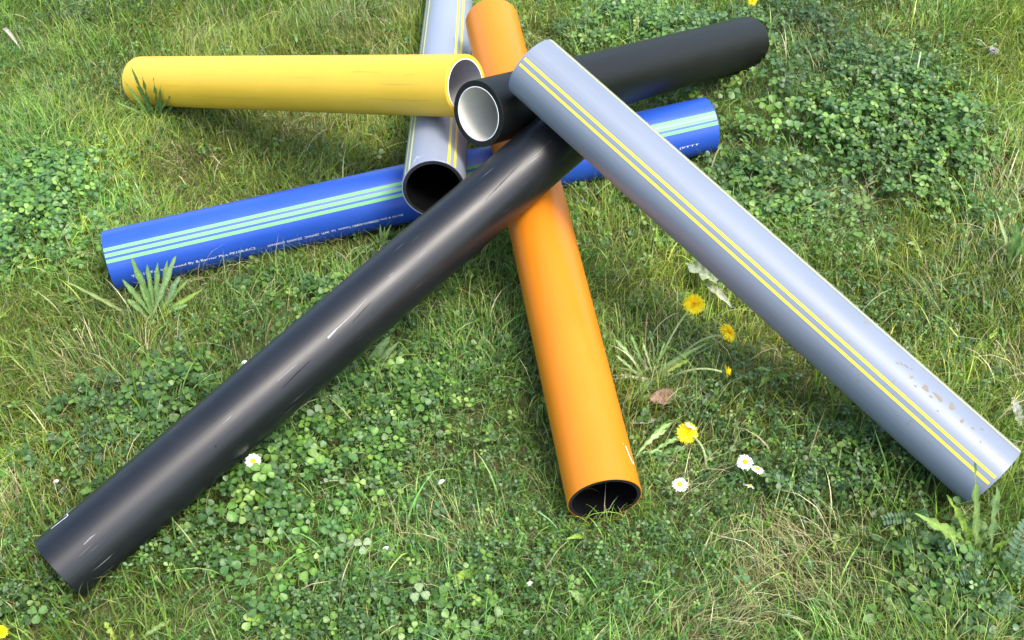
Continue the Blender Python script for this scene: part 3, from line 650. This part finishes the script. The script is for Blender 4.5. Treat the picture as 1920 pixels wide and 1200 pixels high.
plant('dandelion_plant', 'pale ragged weed in the long grass above the middle of the striped grey pipe', 'weed', 1628, 500, [(1604, 452, 'g', .018, dict(DD, col=LP, z=.03)), (1640, 446, 'g', .022, dict(DD, col=LP, z=.04)), (1662, 470, 'g', .014, dict(DD, col=LG, z=.03)), (1590, 470, 'g', .014, dict(DD, col=LP, z=.02)), (1652, 508, 'g', .010, dict(DD, col=LG, z=.02)), (1614, 512, 'g', .006, dict(col=LP, z=.02))])
plant('broad_leaved_weed', 'tall pale-edged weed at the right edge of the picture', 'weed', 1895, 520, [(1865, 392, .03, .010, dict(col=(.26, .32, .14), arch=.02)), (1908, 415, .02, .028, dict(col=LD, arch=.04)), (1922, 440, .0, .022, dict(col=LG, arch=.04)), (1880, 470, 'g', .012, dict(DD, col=LP, z=.04)), (1850, 500, 'g', .012, dict(DD, col=LG, z=.03)),
    (1912, 560, 'g', .016, dict(DD, col=LP, z=.02)), (1870, 492, 'g', .012, dict(DD, col=LP, z=.02))])

# scattered small dandelion-like and plantain leaves: individual plants through the lawn
spots = [(560, 70), (210, 150), (900, 1080), (1110, 1010), (420, 650), (1450, 700), (1060, 470), (620, 300), (70, 300), (1720, 470), (1560, 130), (1250, 1100), (760, 960), (380, 270), (1500, 360), (1700, 820), (1740, 60), (60, 760),
         (840, 1160), (520, 1160), (1560, 1010), (1870, 610), (1430, 990), (150, 560), (930, 830), (1100, 1130)]
where = ['near the top edge above the yellow pipe', 'left of and above the yellow pipe end', 'below the orange pipe, left of its open end', 'just below the open end of the orange pipe', 'between the blue pipe and the black pipe, left side',
 'inside the right angle under the striped grey pipe, beyond the dandelions', 'directly right of the orange pipe, high up near the crossing', 'between the yellow pipe and the blue pipe', 'at the left edge above the big clover patch', 'right of the striped grey pipe, level with the blue pipe lettering',
 'in the clover above the right end of the black pipe', 'in the lawn below and right of the orange pipe end', 'midway between the black pipe and the orange pipe', 'below the left end of the yellow pipe', 'between the blue pipe end and the striped grey pipe',
 'beyond the low end of the striped grey pipe', 'near the top edge at the far right', 'at the left edge beyond the long black pipe', 'near the bottom edge left of the middle', 'near the bottom edge below the clover patch', 'between the daisies and the dry grass patch',
 'at the right edge above the striped grey pipe end', 'at the top of the dry grass patch', 'left of the tall rosette by the blue pipe', 'left of the orange pipe near its open end', 'at the bottom right of the orange pipe end']
for k, (px, py) in enumerate(spots):
    nl = random.randint(3, 6); lv = []
    for q in range(nl):
        a = random.uniform(0, 6.28); rr = random.uniform(20, 44) * (.6 + py / 1500)
        lv.append((px + rr * math.cos(a), py + rr * .7 * math.sin(a), 'g', random.uniform(.008, .018), dict(DD if random.random() < .5 else dict(arch=.2), col=random.choice([LG, LG, LD, LY, LP]), z=random.uniform(.02, .045))))
    p_ = at(px, py)
    if in_pipes([p_ + np.array([0, 0, .03])])[0]: continue
    plant('low_weed', 'small low weed ' + where[k], 'weed', px, py, lv, 'small low weeds scattered through the lawn')

# vetch: pinnate leaves
def vetch(label, stems):
    b = at(*stems[0][0]); b[2] = float(ground_h(b[0], b[1])) + .001; root = empty('vetch_plant', b); tag(root, label, 'weed')
    for (p0, z0), (p1, z1), size, col in [((s[0], s[1]), (s[2], s[3]), s[4], s[5]) for s in stems]:
        A = at(*p0, z0); T = at(*p1, z1); c = bez(A, (A + T) / 2 + np.array([0, 0, .02]), T, 14)
        st = tube(root, c, .0008, .0004, (.12, .18, .06), name='frond', sides=5)
        vs, fs, cs = [], [], []; tg = np.gradient(c, axis=0)
        for k in range(3, 14):
            t = tg[k] / np.linalg.norm(tg[k]); s = np.cross(t, [0, -.4, .9]); s /= np.linalg.norm(s); nn = np.cross(s, t)
            for sg in (-1, 1):
                d = s * sg * .92 + t * .38; d /= np.linalg.norm(d); q = np.cross(d, nn); ln = size * random.uniform(.85, 1.15) * (1 - .35 * (k - 3) / 11); wd = ln * .21; lift = random.uniform(-.1, .35)
                b_ = len(vs); base = c[k]
                for (u, v) in ((0, 0), (.3, 1), (.7, 1.05), (1, .45), (1, -.45), (.7, -1.05), (.3, -1)):
                    vs.append(base + d * ln * u + q * wd * v + nn * (ln * u * lift + abs(v) * wd * .25) - np.array(b)); cs.append(np.array(col) * random.uniform(.9, 1.1))
                vs.append(base + d * ln * .55 + nn * ln * .5 * lift - np.array(b)); cs.append(np.array(col) * 1.2)
                for j in range(7): fs.append((b_ + 7, b_ + j, b_ + (j + 1) % 7))
        lo = mesh_py('leaflets', vs, fs, M_leaf, root, np.array(cs)); lo['kind'] = 'stuff'
VC = (.075, .15, .075); VB = (.10, .18, .10)
vetch('feathery vetch fronds right of the dry grass patch in the bottom right corner', [((1790, 1110), 0, (1770, 1015), .05, .013, VC), ((1810, 1130), 0, (1845, 1100), .045, .016, VB), ((1800, 1180), 0, (1768, 1130), .03, .013, VB),
   ((1860, 1160), 0, (1835, 1170), .04, .018, VC), ((1880, 1100), 0, (1925, 985), .05, .016, VC), ((1850, 1070), 0, (1810, 1040), .05, .012, VC), ((1760, 1120), 0, (1790, 1080), .03, .012, VC), ((1900, 1190), 0, (1880, 1120), .04, .015, VB), ((1830, 1100), 0, (1800, 1085), .05, .013, VC)])
vetch('vetch frond arching left below the lower end of the striped grey pipe', [((1730, 985), 0, (1658, 975), .035, .012, VB), ((1700, 1000), 0, (1735, 962), .04, .009, VB)])
vetch('small vetch fronds by the daisies below the striped grey pipe', [((1500, 945), 0, (1448, 890), .03, .010, VC), ((1480, 960), 0, (1530, 875), .035, .010, VC), ((1560, 930), 0, (1610, 900), .03, .010, VC)])

# ------------------------------------------------------------------ flowers
def frame_of(nrm):
    nrm = np.array(nrm, float); nrm /= np.linalg.norm(nrm); a = np.cross(nrm, [.2, .9, .3]); a /= np.linalg.norm(a); return nrm, a, np.cross(nrm, a)
def petals_mesh(name, parent, centre, nrm, rings, mat, droop=0):
    """rings: (count, length, width, lift angle, colour, inner radius)"""
    n, a, b = frame_of(nrm); vs, fs, cs = [], [], []; o0 = np.array(parent.location)
    for cnt, ln, wd, lift, col, r0 in rings:
        for k in range(cnt):
            th = 2 * math.pi * (k + random.uniform(-.3, .3)) / cnt; le = ln * random.uniform(.85, 1.1); li = lift + random.uniform(-.12, .12)
            rad = math.cos(th) * a + math.sin(th) * b; sd_ = -math.sin(th) * a + math.cos(th) * b; bb = len(vs); cc = np.array(col) * random.uniform(.85, 1.12)
            for (u, v) in ((0, -.4), (0, .4), (.5, .5), (.5, -.5), (.92, .42), (.92, -.42), (1.0, 0)):
                an = li - .35 * u
                p = centre + rad * r0 + (rad * math.cos(an) + n * math.sin(an)) * le * u + sd_ * wd * v
                vs.append(p - o0); cs.append(cc)
            fs += [(bb, bb + 1, bb + 2, bb + 3), (bb + 3, bb + 2, bb + 4, bb + 5), (bb + 5, bb + 4, bb + 6)]
    o = mesh_py(name, vs, fs, mat, parent, np.array(cs)); return o
def dome(name, parent, centre, nrm, r, hgt, col, mat, rings=5, seg=14, below=False, bump=0):
    n, a, b = frame_of(nrm); vs, fs = [], []; o0 = np.array(parent.location); sgn = -1 if below else 1
    for i in range(rings):
        t = i / rings * math.pi / 2
        for j in range(seg):
            th = 2 * math.pi * j / seg; rr = r * math.cos(t) * (1 + bump * random.uniform(-1, 1)); vs.append(centre + rr * (math.cos(th) * a + math.sin(th) * b) + sgn * n * hgt * (math.sin(t) + bump * random.uniform(-.5, .5)) - o0)
    vs.append(centre + sgn * n * hgt - o0)
    for i in range(rings - 1):
        for j in range(seg): fs.append((i * seg + j, i * seg + (j + 1) % seg, (i + 1) * seg + (j + 1) % seg, (i + 1) * seg + j))
    for j in range(seg): fs.append(((rings - 1) * seg + j, (rings - 1) * seg + (j + 1) % seg, len(vs) - 1))
    return mesh_py(name, vs, fs, mat, parent, np.tile(col, (len(vs), 1)))
YL, YO, YP = (.95, .74, .015), (.94, .68, .012), (.96, .82, .06)
def dandelion(label, base_px, head_px, hz, nrm, r=.0190, mid=None, open_=1.0):
    b = at(*base_px); b[2] = float(ground_h(b[0], b[1])); head = at(*head_px, hz); root = empty('dandelion_flower', b); tag(root, label, 'flower')
    n = np.array(nrm, float); n /= np.linalg.norm(n); under = head - n * .011 * (r / .0175)
    m = (b + under) / 2 + np.array([0, 0, .030]) if mid is None else at(*mid[:2], mid[2])
    tube(root, bez(b, m, under, 12), .0020, .0017, (.40, .48, .22), name='stem')
    k = r / .0175
    dome('calyx', root, head - n * .002 * k, n, .0055 * k, .010 * k, (.09, .16, .05), M_leaf, below=True)
    o = petals_mesh('petals', root, head, n, [(44, r * .98, .0021 * k, .12 * open_, YL, .001), (40, r * .86, .0021 * k, .35 * open_, YP, .001), (36, r * .68, .0020 * k, .62 * open_, YL, .001), (30, r * .50, .0019 * k, .9, YO, .0008), (20, r * .34, .0017 * k, 1.2, YO, .0005)], M_petal)
    o['kind'] = 'stuff'; return root
dandelion('fully open dandelion, uppermost of the group under the striped grey pipe', (1236, 680), (1302, 569), .10, (.05, -.45, .9))
dandelion('open dandelion tilted to the right, nearest the underside of the striped grey pipe', (1270, 676), (1366, 622), .085, (.62, -.12, .75), r=.017)
dandelion('half-closed dandelion seen from the side, with a long pale stem pointing right', (1250, 718), (1362, 696), .06, (1.0, .0, .12), r=.0110, open_=2.6)
dandelion('ragged drooping dandelion with a daisy lying on it, right of the orange pipe end', (1322, 884), (1288, 812), .040, (-.1, -.55, .75), r=.0165, mid=(1330, 830, .06))
dandelion('yellow dandelion cut by the top edge of the picture above the black pipe', (1416, 40), (1410, 2), .05, (-.5, -.3, .6), r=.012)
dandelion('yellow flower cut by the left edge of the picture near the bottom corner', (4, 1215), (1, 1184), .03, (.3, -.1, .9), r=.010)
# small hard bud and a spent stalk of the dandelion plant
b = at(1222, 700); b[2] = 0; rt = empty('dandelion_bud', b); tag(rt, 'closed green dandelion bud on a short pale stalk beside the orange pipe', 'bud')
hd = at(1218, 628, .065); tube(rt, bez(b, (b + hd) / 2 + np.array([.01, 0, .01]), hd, 8), .0016, .0013, (.22, .30, .13)); dome('bud', rt, hd, (0, 0, 1), .0045, .009, (.10, .17, .06), M_leaf)
petals_mesh('bracts', rt, hd, (0, .1, 1), [(9, .009, .0022, -.5, (.12, .19, .07), .003)], M_leaf)
b = at(1210, 722); b[2] = 0; rt = empty('dead_stalk', b); tag(rt, 'upright brown dead stalk right of the orange pipe', 'stalk')
tube(rt, bez(b, at(1206, 660, .05), at(1214, 586, .09), 9), .0014, .0007, (.22, .17, .11), M_dry)
tube(rt, bez(at(1350, 640, .085), at(1330, 650, .06), at(1302, 666, .04), 8), .0013, .0010, (.22, .29, .12))

def daisy(label, head_px, hz, nrm, r=.0115, base=None, cnt=22):
    r = r * .9
    head = at(*head_px, hz); b = at(head_px[0] + random.uniform(-8, 8), head_px[1] + 25) if base is None else at(*base); b[2] = float(ground_h(b[0], b[1]))
    root = empty('daisy', b); tag(root, label, 'flower'); n = np.array(nrm, float); n /= np.linalg.norm(n)
    tube(root, bez(b, (b + head) / 2 + np.array([0, 0, .01]), head - n * .001, 8), .0008, .0007, (.16, .24, .09))
    petals_mesh('petals', root, head, n, [(cnt, r, r * .24, .10, (.86, .86, .85), r * .12), (cnt, r * .95, r * .22, .22, (.84, .84, .82), r * .12)], M_petal)
    dome('disc', root, head + n * .0002, n, r * .36, r * .28, (.80, .58, .02), M_petal, bump=.08)
    return root
daisy('open white daisy, largest of the three right of the dandelions', (1397, 866), .052, (.0, -.35, .9), .0125)
daisy('small tilted white daisy touching the largest daisy on its right', (1421, 879), .042, (.25, .2, .8), .0100)
daisy('ragged little white daisy, lowest of the cluster of three', (1407, 911), .046, (.3, .4, .5), .0085, cnt=11)
daisy('white daisy alone in the grass right of the orange pipe end', (1275, 908), .036, (-.1, -.25, .9), .0118)
daisy('white daisy peeping out from under the long black pipe', (474, 864), .080, (.1, -.45, .8), .0120, base=(468, 890))
daisy('white daisy lying on top of the drooping dandelion', (1295, 797), .052, (.5, .3, .7), .0095, base=(1300, 850))

# ------------------------------------------------------------------ litter and small things
def litter_leaf(label, p0, z0, p1, z1, wd, col, shape='oval', teeth=.1, arch=.1, cat='dead leaf', stalk=None, fold=.5):
    A, T = at(*p0, z0), at(*p1, z1); root = empty('dead_leaf', A); tag(root, label, cat)
    leaf_mesh(root, A, T, wd, arch=arch, teeth=teeth, col=col, shape=shape, fold=fold, mat=M_dry, name='leaf_blade', curl=.4, rib=1.1)
    if stalk: tube(root, bez(at(*stalk[0]), at(*stalk[1]), at(*stalk[2]), 8), .0011, .0007, (.17, .12, .08), M_dry)
litter_leaf('brown dead leaf with a long stalk lying between the dandelions and the orange pipe', (1270, 745), .02, (1218, 748), .03, .026, (.27, .17, .12), stalk=((1262, 745, .02), (1290, 750, .03), (1322, 792, .01)))
litter_leaf('crumpled grey-green dead leaf under the edge of the striped grey pipe', (1296, 494), .03, (1345, 530), .035, .046, (.26, .31, .20), teeth=.25)
litter_leaf('long bleached dead leaf strip just above the uppermost dandelion', (1322, 532), .02, (1374, 578), .02, .014, (.42, .43, .33), shape='lance')
litter_leaf('bleached grey dead leaf beside the orange pipe above its end', (1232, 788), .012, (1180, 794), .012, .010, (.34, .32, .28), shape='lance')
litter_leaf('reddish dry leaf at the bottom right among the vetch', (1760, 1200), .015, (1792, 1172), .02, .016, (.20, .07, .04))
litter_leaf('pale curved dry stalk leaf near the top left corner', (6, 54), .05, (40, 94), .02, .010, (.38, .34, .28), shape='lance', arch=.4)
litter_leaf('bleached leaf at the lower right edge beside the pipe end', (1898, 745), .035, (1912, 800), .01, .018, (.36, .36, .34), teeth=.3)
litter_leaf('pale yellowish shrivelled leaf against the right side of the striped grey pipe', (1240, 262), .06, (1243, 248), .075, .010, (.42, .30, .08))
def clod(label, px, py, r, col, z=.01):
    c = at(px, py, z); root = empty('seed_head', c); tag(root, label, 'seed head')
    o = petals_mesh('tuft', root, c, (0, -.2, 1), [(16, r, r * .35, .2, col, 0), (14, r * .9, r * .35, .7, col, 0), (9, r * .7, r * .3, 1.2, np.array(col) * 1.1, 0)], M_dry)
    tube(root, bez(c, c + np.array([.003, 0, -.01]), np.array([c[0] + .004, c[1], 0]), 4), .0009, .0009, (.2, .16, .1), M_dry)
clod('grey withered clover head in the grass near the top right corner', 1863, 95, .011, (.33, .31, .32), .03)
clod('grey withered flower head below the right end of the black pipe', 1330, 745, .008, (.20, .18, .15), .02)
for px, py, lb in ((453, 684, 'white petal against the upper side of the long black pipe'), (822, 908, 'small whitish scrap in the grass midway between the black and orange pipe ends'), (717, 1034, 'small white scrap in the grass low in the middle left'), (986, 1100, 'white petal left of the dry grass at the bottom'), (100, 908, 'pale scrap in the grass left of the long black pipe')):
    c = at(px, py, .03); root = empty('fallen_petal', c); tag(root, lb, 'petal')
    leaf_mesh(root, c, c + np.array([.010, .004, .004]), .006, arch=.3, col=(.72, .72, .68), shape='oval', mat=M_petal, name='petal_blade', nt_=6, rib=1)
# pale broad clover leaflets that stand out
def big_clover(label, px, py, size, col, hz=.045, nrm=(.1, -.3, 1)):
    c = at(px, py, hz); b = at(px + 4, py + 26); b[2] = float(ground_h(b[0], b[1])); root = empty('clover_leaf', b); tag(root, label, 'clover', 'clover leaves standing above the lawn')
    tube(root, bez(b, (b + c) / 2 + np.array([.004, 0, .006]), c, 7), .0008, .0006, (.14, .22, .09)); n_, a_, b_ = frame_of(nrm)
    az = random.uniform(0, 2)
    for k in range(3):
        th = az + k * 2.094; d = math.cos(th) * a_ + math.sin(th) * b_; s = np.cross(n_, d); vs, cs = [], []
        for (u, v) in LEAFLET: vs.append(c + size * (d * (v + .05) + s * u + n_ * (abs(u) * .25 - .1 * v * v)) - b); cs.append(np.array(col))
        vs.append(c + size * (d * .6) - b); cs.append(np.array(col) * 1.25)
        mesh_py('leaflet', vs, [(10, i, (i + 1) % 10) for i in range(10)], M_leaf, root, np.array(cs))
big_clover('pale whitish-green clover leaf standing in the grass at the bottom middle', 787, 1112, .014, (.22, .31, .14))
big_clover('pale clover leaf left of the dry patch in the bottom middle', 680, 1022, .013, (.26, .34, .18))
for px, py, lb in ((170, 745, 'left of the long black pipe, lower of two'), (155, 712, 'left of the long black pipe, upper of two'), (480, 1045, 'right of the black pipe end, topmost of three'), (465, 1085, 'right of the black pipe end, middle of three'), (480, 1140, 'right of the black pipe end, lowest of three'),
   (70, 1150, 'in the bottom left corner'), (300, 690, 'between the rosette and the black pipe'), (1700, 240, 'in the clover at the upper right'), (1620, 380, 'at the lower rim of the upper right clover patch'), (1850, 310, 'near the right edge below the withered clover head'),
   (1840, 200, 'near the right edge by the withered clover head'), (1390, 340, 'below the right end of the blue pipe'), (1660, 30, 'near the top edge right of the black pipe'), (880, 1180, 'at the bottom edge near the middle'), (1390, 1080, 'beside the dry grass patch'), (1800, 930, 'in front of the low end of the striped grey pipe')):
    big_clover('large clover leaf ' + lb, px, py, random.uniform(.012, .016), random.choice([(.08, .17, .035), (.11, .20, .05), (.07, .15, .04)]))
# seed stalk right of the black pipe
b = at(1706, 195); b[2] = 0; rt = empty('grass_stalk', b); tag(rt, 'bleached upright grass stalk in the clover at the upper right', 'stalk')
tube(rt, bez(b, at(1716, 150, .05), at(1726, 98, .07), 9), .0010, .0022, (.42, .44, .24), M_dry)

tot = sum(len(o.data.loops) - 2 * len(o.data.polygons) for o in C.objects if o.type == 'MESH'); print('TRIS', tot)
